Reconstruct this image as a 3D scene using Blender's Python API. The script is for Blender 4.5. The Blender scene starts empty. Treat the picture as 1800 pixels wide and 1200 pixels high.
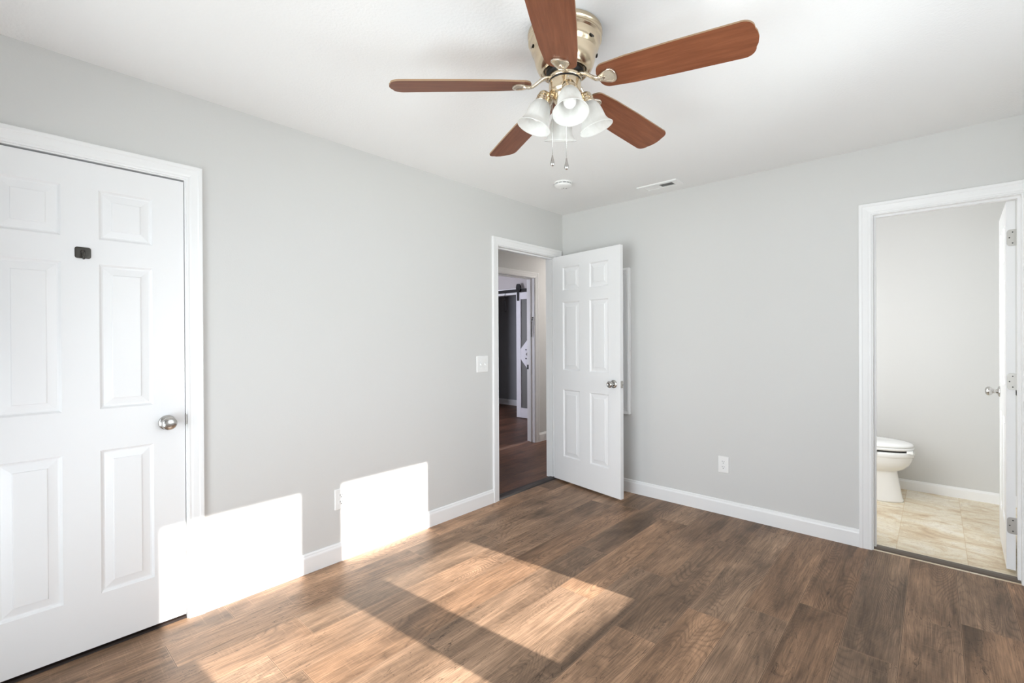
import bpy, bmesh, math, random
from mathutils import Vector, Matrix
random.seed(7)
PI = math.pi
S = bpy.context.scene
C = S.collection

# ------------------------------------------------------------------ camera
YAW, PITCH, ROLL = 0.734837, -0.0031986, -0.0048638
F_PX, CAM = 822.205, Vector((2.58511, -3.57124, 1.29893))
fw = Vector((-math.sin(YAW)*math.cos(PITCH), math.cos(YAW)*math.cos(PITCH), math.sin(PITCH)))
rt = Vector((math.cos(YAW), math.sin(YAW), 0)); up = rt.cross(fw)
r2 = rt*math.cos(ROLL) + up*math.sin(ROLL); u2 = -rt*math.sin(ROLL) + up*math.cos(ROLL)
cam = bpy.data.objects.new('camera', bpy.data.cameras.new('camera')); C.objects.link(cam)
cam.matrix_world = Matrix(((r2.x, u2.x, -fw.x, CAM.x), (r2.y, u2.y, -fw.y, CAM.y), (r2.z, u2.z, -fw.z, CAM.z), (0, 0, 0, 1)))
cam.data.sensor_width = 36; cam.data.lens = F_PX/1800*36
cam.data.shift_y = -4.134/1800; cam.data.clip_start = 0.02
S.camera = cam

# ------------------------------------------------------------------ light
S.view_settings.view_transform = 'Standard'; S.view_settings.look = 'None'
S.view_settings.exposure = 0.0; S.view_settings.gamma = 1.0
S.view_settings.use_curve_mapping = False
S.cycles.use_denoising = True
S.cycles.max_bounces = 14; S.cycles.diffuse_bounces = 9; S.cycles.glossy_bounces = 5
S.cycles.transmission_bounces = 8; S.cycles.transparent_max_bounces = 12
S.cycles.caustics_reflective = False; S.cycles.caustics_refractive = False
S.cycles.sample_clamp_indirect = 6.0
W = bpy.data.worlds.new('sky'); S.world = W; W.use_nodes = True
W.node_tree.nodes['Background'].inputs[0].default_value = (0.82, 0.91, 1.0, 1)
W.node_tree.nodes['Background'].inputs[1].default_value = 3.0

ROOM_W, ROOM_B, CEIL = 3.1, -4.15, 2.44            # right wall x, wall behind the camera y, ceiling height
SUN_T, SUN_S = 0.50, 0.094                         # sun height per metre of run, sideways drift per metre
def lamp(name, kind, loc, direction, energy, color=(1, 1, 1), size=None, size_y=None, angle=None, spread=None):
    d = bpy.data.lights.new(name, kind); d.energy = energy; d.color = color
    if kind == 'AREA':
        d.shape = 'RECTANGLE'; d.size = size; d.size_y = size_y or size
        if spread: d.spread = spread
    if angle: d.angle = angle
    o = bpy.data.objects.new(name, d); C.objects.link(o); o.location = loc
    o.rotation_euler = Vector(direction).to_track_quat('-Z', 'Y').to_euler()
    return o
lamp('sun', 'SUN', (8, -1, 5), (-1, -SUN_S, -SUN_T), 14, (1.0, 0.965, 0.91), angle=math.radians(0.55))
WIN_Y = [(-1.914, -1.289), (-2.776, -2.151)]       # the two windows of the pair in the right wall (glass opening, y)
WIN_Z = (0.822, 2.047)
for i, (a, b) in enumerate(WIN_Y):                 # daylight from sky and bright ground outside each pane
    lamp('window_lamp', 'AREA', (ROOM_W+0.20, (a+b)/2, 1.44), (-1, 0, 0.90), 22, (0.87, 0.94, 1.0), 0.66, 1.24)
ADDED_WIN = (0.50, 2.30, 0.16, 2.08)                # tall window added behind the camera to spread light: x0, x1, z0, z1
lamp('window_lamp', 'AREA', (1.40, ROOM_B-0.2, 1.12), (0, 1, 0.33), 83, (0.87, 0.94, 1.0), 1.76, 1.86)  # fill panel outside the added window, evens out closet door and ceiling
for wx, wy, d, sx, sy in ((ROOM_W+0.13, -2.03, (-1, 0, 0), 1.6, 1.3), (1.40, ROOM_B-0.13, (0, 1, 0), 1.9, 2.0)):
    lamp('window_portal', 'AREA', (wx, wy, 1.44 if wx > 2 else 1.12), d, 1, (1, 1, 1), sx, sy).data.cycles.is_portal = True
lamp('bath_fill', 'AREA', (1.96, 0.20, 1.35), (0.30, 1, 0.0), 16, (0.95, 0.975, 1.0), 0.5, 1.5)  # unseen upright panel added beside the door to light the bathroom evenly
lamp('hall_fill', 'AREA', (-0.58, 1.9, 2.40), (0, 0, -1), 19.0, (1.0, 0.95, 0.90), 0.4, 0.4)  # unseen lamp added to brighten the hall
lamp('den_fill', 'AREA', (-3.3, -0.55, 1.4), (0.25, 1, 0), 48, (0.84, 0.86, 1.0), 0.9, 1.0)  # panel added inside the closed den, standing in for unseen daylight

# ------------------------------------------------------------------ materials
def new_mat(name):
    m = bpy.data.materials.new(name); m.use_nodes = True
    nt = m.node_tree; b = nt.nodes['Principled BSDF']
    return m, nt, b
def N(nt, typ, **kw):
    n = nt.nodes.new(typ)
    for k, v in kw.items(): setattr(n, k, v)
    return n
def obj_coord(nt, scale=(1, 1, 1), loc=(0, 0, 0)):
    tc = N(nt, 'ShaderNodeTexCoord'); mp = N(nt, 'ShaderNodeMapping')
    mp.inputs['Scale'].default_value = scale; mp.inputs['Location'].default_value = loc
    nt.links.new(tc.outputs['Object'], mp.inputs['Vector']); return mp.outputs['Vector']
def noise(nt, vec, scale, detail=3, rough=0.5, dist=0.0):
    n = N(nt, 'ShaderNodeTexNoise'); n.inputs['Scale'].default_value = scale
    n.inputs['Detail'].default_value = detail; n.inputs['Roughness'].default_value = rough
    n.inputs['Distortion'].default_value = dist
    if vec is not None: nt.links.new(vec, n.inputs['Vector'])
    return n
def bump(nt, b, h, strength, dist):
    n = N(nt, 'ShaderNodeBump'); n.inputs['Strength'].default_value = strength; n.inputs['Distance'].default_value = dist
    nt.links.new(h, n.inputs['Height']); nt.links.new(n.outputs['Normal'], b.inputs['Normal']); return n
def M(op, nt, a, b=None, c=None):
    n = N(nt, 'ShaderNodeMath', operation=op)
    for i, v in enumerate((a, b, c)):
        if v is None: continue
        if isinstance(v, (int, float)): n.inputs[i].default_value = v
        else: nt.links.new(v, n.inputs[i])
    return n.outputs[0]
def ramp(nt, fac, stops, interp='LINEAR'):
    r = N(nt, 'ShaderNodeValToRGB'); r.color_ramp.interpolation = interp
    el = r.color_ramp.elements
    while len(el) < len(stops): el.new(0.5)
    for e, (p, c) in zip(el, stops): e.position = p; e.color = (*c, 1) if len(c) == 3 else c
    nt.links.new(fac, r.inputs['Fac']); return r.outputs['Color']
def mixc(nt, fac, a, b, mode='MIX'):
    n = N(nt, 'ShaderNodeMix', data_type='RGBA', blend_type=mode)
    for sock, v in ((n.inputs[0], fac), (n.inputs[6], a), (n.inputs[7], b)):
        if isinstance(v, (int, float)): sock.default_value = v
        elif isinstance(v, tuple): sock.default_value = (*v, 1) if len(v) == 3 else v
        else: nt.links.new(v, sock)
    return n.outputs[2]
def plain(name, color, rough=0.5, metal=0.0, bump_scale=None, bump_str=0.1, bump_dist=0.001, spec=0.5, var=0.0):
    m, nt, b = new_mat(name)
    b.inputs['Base Color'].default_value = (*color, 1); b.inputs['Roughness'].default_value = rough
    b.inputs['Metallic'].default_value = metal; b.inputs['Specular IOR Level'].default_value = spec
    v = obj_coord(nt)
    if var:
        n = noise(nt, v, 3.0, 4); c = ramp(nt, n.outputs['Fac'], [(0.3, tuple(x*(1-var) for x in color)), (0.7, tuple(min(1, x*(1+var)) for x in color))])
        nt.links.new(c, b.inputs['Base Color'])
    if bump_scale:
        n = noise(nt, v, bump_scale, 2); bump(nt, b, n.outputs['Fac'], bump_str, bump_dist)
    return m
WALL = plain('wall_paint', (0.66, 0.657, 0.645), 0.55, bump_scale=150, bump_str=0.18, bump_dist=0.0015, spec=0.35)
BATHWALL = plain('bath_wall_paint', (0.64, 0.635, 0.62), 0.5, bump_scale=150, bump_str=0.15, bump_dist=0.0015, spec=0.35)
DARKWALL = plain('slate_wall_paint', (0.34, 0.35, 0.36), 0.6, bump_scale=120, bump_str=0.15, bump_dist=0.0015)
CEILM = plain('ceiling_paint', (0.865, 0.865, 0.86), 0.8, bump_scale=95, bump_str=0.35, bump_dist=0.003, spec=0.2)
TRIM = plain('trim_white', (0.86, 0.86, 0.86), 0.34)
def door_material():
    m, nt, b = new_mat('door_white'); b.inputs['Base Color'].default_value = (0.855, 0.857, 0.862, 1); b.inputs['Roughness'].default_value = 0.36
    n = noise(nt, obj_coord(nt, (60, 60, 4)), 6, 4, 0.6); bump(nt, b, n.outputs['Fac'], 0.08, 0.0008); return m
DOOR = door_material()
PLASTIC = plain('white_plastic', (0.86, 0.86, 0.85), 0.3)
SLOT = plain('dark_slot', (0.03, 0.028, 0.026), 0.7)
NICKEL = plain('satin_nickel', (0.55, 0.54, 0.52), 0.24, 1.0, 200, 0.03, 0.0003)
HINGE = plain('dull_hinge_metal', (0.50, 0.48, 0.45), 0.42, 1.0, 120, 0.05, 0.0003)
BRONZE = plain('dark_bronze', (0.075, 0.07, 0.062), 0.38, 0.75, 90, 0.05, 0.0003)
BLACK = plain('black_iron', (0.010, 0.009, 0.009), 0.45, 0.3, 90, 0.05, 0.0003)
PORC = plain('porcelain', (0.87, 0.87, 0.86), 0.12)
BACKING = plain('backing_dark', (0.045, 0.038, 0.034), 0.8)  # painted shade behind the vent louvres
def brushed(name, color, rough):
    m, nt, b = new_mat(name); b.inputs['Metallic'].default_value = 1.0; b.inputs['Base Color'].default_value = (*color, 1)
    n = noise(nt, obj_coord(nt, (1, 1, 60)), 12, 3)
    r = M('MULTIPLY_ADD', nt, n.outputs['Fac'], 0.14, rough-0.07); nt.links.new(r, b.inputs['Roughness'])
    bump(nt, b, n.outputs['Fac'], 0.04, 0.0004); return m
BRASS = brushed('antique_brass_nickel', (0.70, 0.585, 0.43), 0.22)
BRASSD = brushed('blade_iron_metal', (0.74, 0.66, 0.55), 0.28)
def wood_floor(name, width, length, x0, tint, seam_dark, rough, off=0.0):
    """Laminate boards running along Y: boards WIDTH wide, LENGTH long, each with its own tone, grain, swirls and knots."""
    m, nt, b = new_mat(name)
    tc = N(nt, 'ShaderNodeTexCoord'); sp = N(nt, 'ShaderNodeSeparateXYZ'); nt.links.new(tc.outputs['Object'], sp.inputs[0])
    u = M('DIVIDE', nt, M('SUBTRACT', nt, sp.outputs['X'], x0), width); row = M('FLOOR', nt, u); fu = M('SUBTRACT', nt, u, row)
    wn = N(nt, 'ShaderNodeTexWhiteNoise', noise_dimensions='1D'); nt.links.new(M('ADD', nt, row, 13.37+off), wn.inputs['W'])
    v = M('ADD', nt, M('DIVIDE', nt, sp.outputs['Y'], length), M('MULTIPLY', nt, wn.outputs['Value'], 7.0))
    col = M('FLOOR', nt, v); fv = M('SUBTRACT', nt, v, col)
    cb = N(nt, 'ShaderNodeCombineXYZ'); nt.links.new(row, cb.inputs[0]); nt.links.new(col, cb.inputs[1])
    w2 = N(nt, 'ShaderNodeTexWhiteNoise', noise_dimensions='3D'); nt.links.new(cb.outputs[0], w2.inputs['Vector'])
    rs = N(nt, 'ShaderNodeSeparateXYZ'); nt.links.new(w2.outputs['Color'], rs.inputs[0])
    # board-local coordinates, shifted at random per board
    lx = M('MULTIPLY', nt, fu, width); ly = M('MULTIPLY', nt, fv, length)
    pc = N(nt, 'ShaderNodeCombineXYZ'); nt.links.new(M('ADD', nt, lx, M('MULTIPLY', nt, rs.outputs['X'], 30)), pc.inputs[0])
    nt.links.new(M('ADD', nt, ly, M('MULTIPLY', nt, rs.outputs['Y'], 30)), pc.inputs[1]); nt.links.new(M('MULTIPLY', nt, rs.outputs['Z'], 20), pc.inputs[2])
    def mp(s):
        n = N(nt, 'ShaderNodeMapping'); n.inputs['Scale'].default_value = s; nt.links.new(pc.outputs[0], n.inputs['Vector']); return n.outputs[0]
    k = lambda f: tuple(min(1, x*f) for x in tint)
    big = noise(nt, mp((5.0, 1.35, 1)), 1.0, 4, 0.6, 0.7)              # broad smoky tone
    streak = noise(nt, mp((40, 2.2, 1)), 1.0, 4, 0.65, 0.6)          # long soft streaks
    cath = noise(nt, mp((6.0, 0.85, 1)), 1.0, 1, 0.4, 0.35)         # field whose contour lines are the growth rings
    rings = M('POWER', nt, M('ABSOLUTE', nt, M('SINE', nt, M('MULTIPLY', nt, cath.outputs['Fac'], 150.0))), 0.45)
    rgate = ramp(nt, noise(nt, mp((5, 1.2, 3)), 1.0, 2).outputs['Fac'], [(0.42, (0.15, 0.15, 0.15)), (0.58, (1, 1, 1))])
    grain = noise(nt, mp((95, 3.5, 1)), 1.0, 5, 0.7, 0.8)
    fine = noise(nt, mp((230, 8, 1)), 1.0, 3, 0.65)                 # pores
    saw = noise(nt, mp((10, 150, 1)), 1.0, 2, 0.5)                  # cross saw marks
    base = ramp(nt, big.outputs['Fac'], [(0.26, k(0.26)), (0.41, k(0.66)), (0.53, k(1.0)), (0.70, k(1.55))])
    c = mixc(nt, 1.0, base, ramp(nt, streak.outputs['Fac'], [(0.28, (0.78, 0.77, 0.76)), (0.50, (1.0, 1.0, 1.0)), (0.74, (1.2, 1.19, 1.17))]), 'MULTIPLY')
    c = mixc(nt, 1.0, c, ramp(nt, grain.outputs['Fac'], [(0.30, (0.62, 0.60, 0.58)), (0.50, (1.0, 1.0, 1.0)), (0.70, (1.25, 1.24, 1.22))]), 'MULTIPLY')
    c = mixc(nt, M('MULTIPLY', nt, M('MULTIPLY', nt, M('SUBTRACT', nt, 1.0, rings), rgate), 0.75), c, k(0.30))
    c = mixc(nt, M('MULTIPLY', nt, M('MAXIMUM', nt, M('SUBTRACT', nt, 0.60, fine.outputs['Fac']), 0.0), 1.5), c, k(0.25))
    c = mixc(nt, M('MULTIPLY', nt, M('MAXIMUM', nt, M('SUBTRACT', nt, saw.outputs['Fac'], 0.58), 0.0), 0.9), c, k(1.9))
    # knots and smoke smudges
    kn = N(nt, 'ShaderNodeTexVoronoi'); kn.inputs['Scale'].default_value = 1.0; nt.links.new(mp((4.2, 1.5, 1)), kn.inputs['Vector'])
    kmask = ramp(nt, kn.outputs['Distance'], [(0.04, (1, 1, 1)), (0.22, (0, 0, 0))])
    c = mixc(nt, M('MULTIPLY', nt, kmask, 0.55), c, tuple(x*0.30 for x in tint))
    # thin dark checks
    ck = noise(nt, mp((16, 1.6, 1)), 1.0, 4, 0.6, 1.2)
    cmask = ramp(nt, M('ABSOLUTE', nt, M('SUBTRACT', nt, ck.outputs['Fac'], 0.5)), [(0.0, (1, 1, 1)), (0.006, (0, 0, 0))])
    cgate = ramp(nt, noise(nt, mp((3.0, 1.3, 2)), 1.0, 2).outputs['Fac'], [(0.44, (0, 0, 0)), (0.54, (1, 1, 1))])
    c = mixc(nt, M('MULTIPLY', nt, M('MULTIPLY', nt, cmask, cgate), 0.9), c, tuple(x*0.15 for x in tint))
    # board to board tone
    tone = M('MULTIPLY_ADD', nt, rs.outputs['X'], 0.50, 0.76)
    tn = N(nt, 'ShaderNodeCombineXYZ')
    nt.links.new(tone, tn.inputs[0]); nt.links.new(M('MULTIPLY', nt, tone, M('MULTIPLY_ADD', nt, rs.outputs['Y'], 0.10, 0.95)), tn.inputs[1]); nt.links.new(M('MULTIPLY', nt, tone, M('MULTIPLY_ADD', nt, rs.outputs['Y'], 0.20, 0.90)), tn.inputs[2])
    c = mixc(nt, 1.0, c, tn.outputs[0], 'MULTIPLY')
    # seams
    du = M('MULTIPLY', nt, M('SUBTRACT', nt, 0.5, M('ABSOLUTE', nt, M('SUBTRACT', nt, fu, 0.5))), width)
    dv = M('MULTIPLY', nt, M('SUBTRACT', nt, 0.5, M('ABSOLUTE', nt, M('SUBTRACT', nt, fv, 0.5))), length)
    d = M('MINIMUM', nt, du, dv)
    seam = M('LESS_THAN', nt, d, 0.0012)
    edge = M('MULTIPLY', nt, M('LESS_THAN', nt, d, 0.0032), 0.22)  # pale rim beside each seam: bevel highlight painted into the colour
    c = mixc(nt, edge, c, tuple(min(1, x*2.2) for x in tint))
    c = mixc(nt, M('MULTIPLY', nt, seam, 0.85), c, tuple(x*seam_dark for x in tint))
    nt.links.new(c, b.inputs['Base Color'])
    r = M('MULTIPLY_ADD', nt, fine.outputs['Fac'], 0.16, rough-0.08); nt.links.new(r, b.inputs['Roughness'])
    b.inputs['Specular IOR Level'].default_value = 0.28
    h = M('ADD', nt, M('MULTIPLY', nt, fine.outputs['Fac'], 0.5), M('MULTIPLY', nt, M('MINIMUM', nt, d, 0.003), 200))
    h = M('ADD', nt, h, M('MULTIPLY', nt, saw.outputs['Fac'], 0.25))
    bump(nt, b, h, 0.22, 0.0012)
    return m
FLOOR = wood_floor('oak_laminate', 0.1925, 1.22, 0.1675, (0.345, 0.213, 0.133), 0.25, 0.45)
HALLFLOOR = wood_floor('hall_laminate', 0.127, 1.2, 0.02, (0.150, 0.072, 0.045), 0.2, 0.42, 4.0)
def tile_mat():
    m, nt, b = new_mat('beige_marble_tile')
    tc = N(nt, 'ShaderNodeTexCoord'); sp = N(nt, 'ShaderNodeSeparateXYZ'); nt.links.new(tc.outputs['Object'], sp.inputs[0])
    tw, tl = 0.3165, 0.47
    u = M('DIVIDE', nt, M('SUBTRACT', nt, sp.outputs['X'], 2.4085), tw); iu = M('FLOOR', nt, u); fu = M('SUBTRACT', nt, u, iu)
    v = M('DIVIDE', nt, M('SUBTRACT', nt, sp.outputs['Y'], 0.358), tl); iv = M('FLOOR', nt, v); fv = M('SUBTRACT', nt, v, iv)
    cb = N(nt, 'ShaderNodeCombineXYZ'); nt.links.new(iu, cb.inputs[0]); nt.links.new(iv, cb.inputs[1])
    wn = N(nt, 'ShaderNodeTexWhiteNoise', noise_dimensions='3D'); nt.links.new(cb.outputs[0], wn.inputs['Vector'])
    ad = N(nt, 'ShaderNodeVectorMath', operation='MULTIPLY_ADD'); nt.links.new(wn.outputs['Color'], ad.inputs[0])
    ad.inputs[1].default_value = (9, 9, 9); nt.links.new(tc.outputs['Object'], ad.inputs[2])
    mp = N(nt, 'ShaderNodeMapping'); mp.inputs['Rotation'].default_value = (0, 0, -0.95); mp.inputs['Scale'].default_value = (1.0, 1.9, 1); nt.links.new(ad.outputs[0], mp.inputs['Vector'])
    n1 = noise(nt, mp.outputs[0], 2.7, 7, 0.64, 1.6); n2 = noise(nt, mp.outputs[0], 7, 5, 0.6, 2.4)
    c = ramp(nt, n1.outputs['Fac'], [(0.28, (0.48, 0.33, 0.19)), (0.40, (0.68, 0.54, 0.36)), (0.50, (0.80, 0.71, 0.54)), (0.64, (0.88, 0.82, 0.70))])
    vein = ramp(nt, M('ABSOLUTE', nt, M('SUBTRACT', nt, n2.outputs['Fac'], 0.5)), [(0.0, (1, 1, 1)), (0.03, (0, 0, 0))])
    c = mixc(nt, M('MULTIPLY', nt, vein, 0.40), c, (0.45, 0.32, 0.20))
    d = M('MINIMUM', nt, M('MULTIPLY', nt, M('SUBTRACT', nt, 0.5, M('ABSOLUTE', nt, M('SUBTRACT', nt, fu, 0.5))), tw), M('MULTIPLY', nt, M('SUBTRACT', nt, 0.5, M('ABSOLUTE', nt, M('SUBTRACT', nt, fv, 0.5))), tl))
    c = mixc(nt, M('MULTIPLY', nt, M('LESS_THAN', nt, d, 0.0018), 0.55), c, (0.58, 0.42, 0.22))
    nt.links.new(c, b.inputs['Base Color']); b.inputs['Roughness'].default_value = 0.35
    bump(nt, b, M('MINIMUM', nt, d, 0.004), 0.3, 0.3); return m
TILE = tile_mat()
def blade_wood():
    m, nt, b = new_mat('cherry_blade')
    v = obj_coord(nt, (2.2, 26, 8)); n = noise(nt, v, 2.2, 5, 0.6, 0.6); f = noise(nt, obj_coord(nt, (10, 260, 30)), 1.0, 3, 0.6)
    c = ramp(nt, n.outputs['Fac'], [(0.25, (0.150, 0.046, 0.019)), (0.52, (0.205, 0.068, 0.030)), (0.80, (0.26, 0.094, 0.043))])
    c = mixc(nt, M('MULTIPLY', nt, M('SUBTRACT', nt, 0.75, f.outputs['Fac']), 0.55), c, (0.07, 0.022, 0.010))
    nt.links.new(c, b.inputs['Base Color']); b.inputs['Roughness'].default_value = 0.45; b.inputs['Specular IOR Level'].default_value = 0.3
    bump(nt, b, f.outputs['Fac'], 0.05, 0.0004); return m
BLADE = blade_wood()
EDGE = plain('blade_edge_tan', (0.30, 0.19, 0.11), 0.5)
def alabaster():
    m, nt, b = new_mat('alabaster_glass')
    n = noise(nt, obj_coord(nt, (1, 1, 0.6)), 22, 4, 0.6, 2.0)
    c = ramp(nt, n.outputs['Fac'], [(0.3, (0.88, 0.88, 0.86)), (0.7, (0.97, 0.97, 0.96))]); nt.links.new(c, b.inputs['Base Color'])
    b.inputs['Roughness'].default_value = 0.25
    tr = N(nt, 'ShaderNodeBsdfTranslucent'); nt.links.new(c, tr.inputs['Color'])
    tp = N(nt, 'ShaderNodeBsdfTransparent')
    m1 = N(nt, 'ShaderNodeMixShader'); m1.inputs[0].default_value = 0.50
    nt.links.new(b.outputs[0], m1.inputs[1]); nt.links.new(tr.outputs[0], m1.inputs[2])
    m2 = N(nt, 'ShaderNodeMixShader'); m2.inputs[0].default_value = 0.16
    nt.links.new(m1.outputs[0], m2.inputs[1]); nt.links.new(tp.outputs[0], m2.inputs[2])
    nt.links.new(m2.outputs[0], nt.nodes['Material Output'].inputs['Surface']); return m
SHADE = alabaster()
BULB = plain('frosted_bulb', (0.93, 0.93, 0.92), 0.25)
def window_glass():
    m, nt, b = new_mat('window_glass'); tp = N(nt, 'ShaderNodeBsdfTransparent'); gl = N(nt, 'ShaderNodeBsdfGlossy'); gl.inputs['Roughness'].default_value = 0.02
    fr = N(nt, 'ShaderNodeFresnel'); mx = N(nt, 'ShaderNodeMixShader'); nt.links.new(fr.outputs[0], mx.inputs[0])
    nt.links.new(tp.outputs[0], mx.inputs[1]); nt.links.new(gl.outputs[0], mx.inputs[2])
    nt.links.new(mx.outputs[0], nt.nodes['Material Output'].inputs['Surface']); return m
GLASS = window_glass()
STRIP = plain('dark_brown_strip', (0.020, 0.013, 0.011), 0.42, bump_scale=80, bump_str=0.05)
STRIPG = plain('brown_grey_strip', (0.115, 0.088, 0.068), 0.4, bump_scale=80, bump_str=0.05)
BARNW = plain('barn_door_white', (0.70, 0.69, 0.72), 0.45, bump_scale=70, bump_str=0.06)
BARNP = plain('barn_door_panel_grey', (0.14, 0.14, 0.13), 0.5, bump_scale=70, bump_str=0.06)
GROUND = plain('yard_ground', (0.22, 0.24, 0.14), 0.9, bump_scale=4, bump_str=0.3, var=0.2)

# ------------------------------------------------------------------ mesh helpers
class MB:
    def __init__(s): s.bm = bmesh.new(); s.mats = []; s.cur = 0
    def mat(s, m):
        if m not in s.mats: s.mats.append(m)
        s.cur = s.mats.index(m); return s
    def _f(s, vs, smooth=False):
        try: f = s.bm.faces.new(vs)
        except ValueError: return None
        f.material_index = s.cur; f.smooth = smooth; return f
    def box(s, x0, x1, y0, y1, z0, z1, mx=None):
        P = [(x0, y0, z0), (x1, y0, z0), (x1, y1, z0), (x0, y1, z0), (x0, y0, z1), (x1, y0, z1), (x1, y1, z1), (x0, y1, z1)]
        v = [s.bm.verts.new(mx @ Vector(p) if mx else p) for p in P]
        for q in ((0, 3, 2, 1), (4, 5, 6, 7), (0, 1, 5, 4), (1, 2, 6, 5), (2, 3, 7, 6), (3, 0, 4, 7)): s._f([v[i] for i in q])
        return s
    def loft(s, rings, cap0=True, cap1=True, smooth=True, closed=True):
        """Rings: lists of points, same count."""
        R = [[s.bm.verts.new(p) for p in r] for r in rings]; n = len(R[0])
        for a, b in zip(R, R[1:]):
            for i in range(n if closed else n-1):
                j = (i+1) % n; s._f([a[i], a[j], b[j], b[i]], smooth)
        if cap0: s._f(R[0][::-1])
        if cap1: s._f(R[-1])
        return s
    def lathe(s, prof, seg=48, mx=None, smooth=True, cap=True):
        mx = mx or Matrix()
        rings = [[mx @ Vector((r*math.cos(2*PI*i/seg), r*math.sin(2*PI*i/seg), z)) for i in range(seg)] for r, z in prof]
        return s.loft(rings, cap, cap, smooth)
    def prism(s, poly, z0, z1, mx=None, smooth_side=False):
        mx = mx or Matrix()
        a = [s.bm.verts.new(mx @ Vector((x, y, z0))) for x, y in poly]; b = [s.bm.verts.new(mx @ Vector((x, y, z1))) for x, y in poly]
        n = len(poly); s._f(a[::-1]); s._f(b)
        for i in range(n): s._f([a[i], a[(i+1) % n], b[(i+1) % n], b[i]], smooth_side)
        return s
    def tube(s, pts, rad, seg=10, cap=True):
        pts = [Vector(p) for p in pts]; rings = []
        prev = None
        for i, p in enumerate(pts):
            d = (pts[min(i+1, len(pts)-1)] - pts[max(i-1, 0)]).normalized()
            if prev is None: a = d.orthogonal().normalized()
            else: a = (prev - d*prev.dot(d)).normalized()
            prev = a; b = d.cross(a); r = rad[i] if isinstance(rad, (list, tuple)) else rad
            rings.append([p + a*(r*math.cos(2*PI*k/seg)) + b*(r*math.sin(2*PI*k/seg)) for k in range(seg)])
        return s.loft(rings, cap, cap)
    def ball(s, c, r, seg=16, rings=10, sc=(1, 1, 1)):
        c = Vector(c)
        R = [[c + Vector((sc[0]*r*math.sin(t)*math.cos(2*PI*i/seg), sc[1]*r*math.sin(t)*math.sin(2*PI*i/seg), sc[2]*r*math.cos(t))) for i in range(seg)] for t in [PI*(k+0.02)/(rings+0.04) for k in range(rings+1)]]
        return s.loft(R[::-1])
    def build(s, name, mat=None, parent=None, bevel=0, seg=2, loc=None, rot=None, autosmooth=None):
        bm = s.bm; bmesh.ops.recalc_face_normals(bm, faces=bm.faces[:])
        me = bpy.data.meshes.new(name); bm.to_mesh(me); bm.free()
        if s.mats:
            for m in s.mats: me.materials.append(m)
        elif mat: me.materials.append(mat)
        o = bpy.data.objects.new(name, me); C.objects.link(o)
        if parent: o.parent = parent
        if loc: o.location = loc
        if rot: o.rotation_euler = rot
        if bevel:
            b = o.modifiers.new('Bevel', 'BEVEL'); b.width = bevel; b.segments = seg; b.limit_method = 'ANGLE'; b.angle_limit = 0.6
        return o
def tag(o, label, cat, group=None, kind=None):
    o['label'] = label; o['category'] = cat
    if group: o['group'] = group
    if kind: o['kind'] = kind
    return o
def struct(o, label, cat): return tag(o, label, cat, None, 'structure')
def empty(name, loc, rot=(0, 0, 0)):
    o = bpy.data.objects.new(name, None); C.objects.link(o); o.location = loc; o.rotation_euler = rot; o.empty_display_size = 0.05; return o
def rounded(w, h, r, n=5, cx=0, cy=0):
    out = []
    for qx, qy, a0 in ((1, 1, 0), (-1, 1, 90), (-1, -1, 180), (1, -1, 270)):
        for k in range(n+1):
            a = math.radians(a0 + 90*k/n); out.append((cx+qx*(w/2-r)+r*math.cos(a), cy+qy*(h/2-r)+r*math.sin(a)))
    return out
def wall_with_holes(name, mat, axis, p0, p1, a0, a1, holes, z1=CEIL, z0=0.0):
    """A wall slab p0..p1 thick across AXIS, running a0..a1 along the other axis, with rectangular holes (a, b, zlow, zhigh)."""
    m = MB(); cuts = sorted({a0, a1, *[h[0] for h in holes], *[h[1] for h in holes]})
    for a, b in zip(cuts, cuts[1:]):
        segs = [(z0, z1)]
        for h in holes:
            if h[0] <= a+1e-6 and h[1] >= b-1e-6:
                segs = [t for s_ in segs for t in ((s_[0], min(s_[1], h[2])), (max(s_[0], h[3]), s_[1])) if t[1]-t[0] > 1e-6]
        for lo, hi in segs:
            if axis == 'x': m.box(p0, p1, a, b, lo, hi)
            else: m.box(a, b, p0, p1, lo, hi)
    return m.build(name, mat)
JAMB = 0.018
CASING = [(0, 0), (0, 0.009), (0.006, 0.0105), (0.012, 0.0095), (0.020, 0.012), (0.043, 0.0145), (0.047, 0.017), (0.060, 0.0175), (0.063, 0.0155), (0.063, 0)]
def casing(name, to3, a, b, zt, label, mat=TRIM, parent=None, floor=0.0, prof=CASING):
    """Mitred casing round an opening a..b wide (casing inner edges) and zt high; to3(along, z, out) -> point."""
    m = MB(); rings = []
    for (pa, pz, sa, sz) in ((a, floor, -1, 0), (a, zt, -1, 1), (b, zt, 1, 1), (b, floor, 1, 0)):
        rings.append([to3(pa+sa*u, pz+sz*u, d) for u, d in prof])
    m.loft(rings, smooth=False)
    o = m.build(name, mat, parent)
    if not parent: struct(o, label, 'door trim')
    return o
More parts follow.
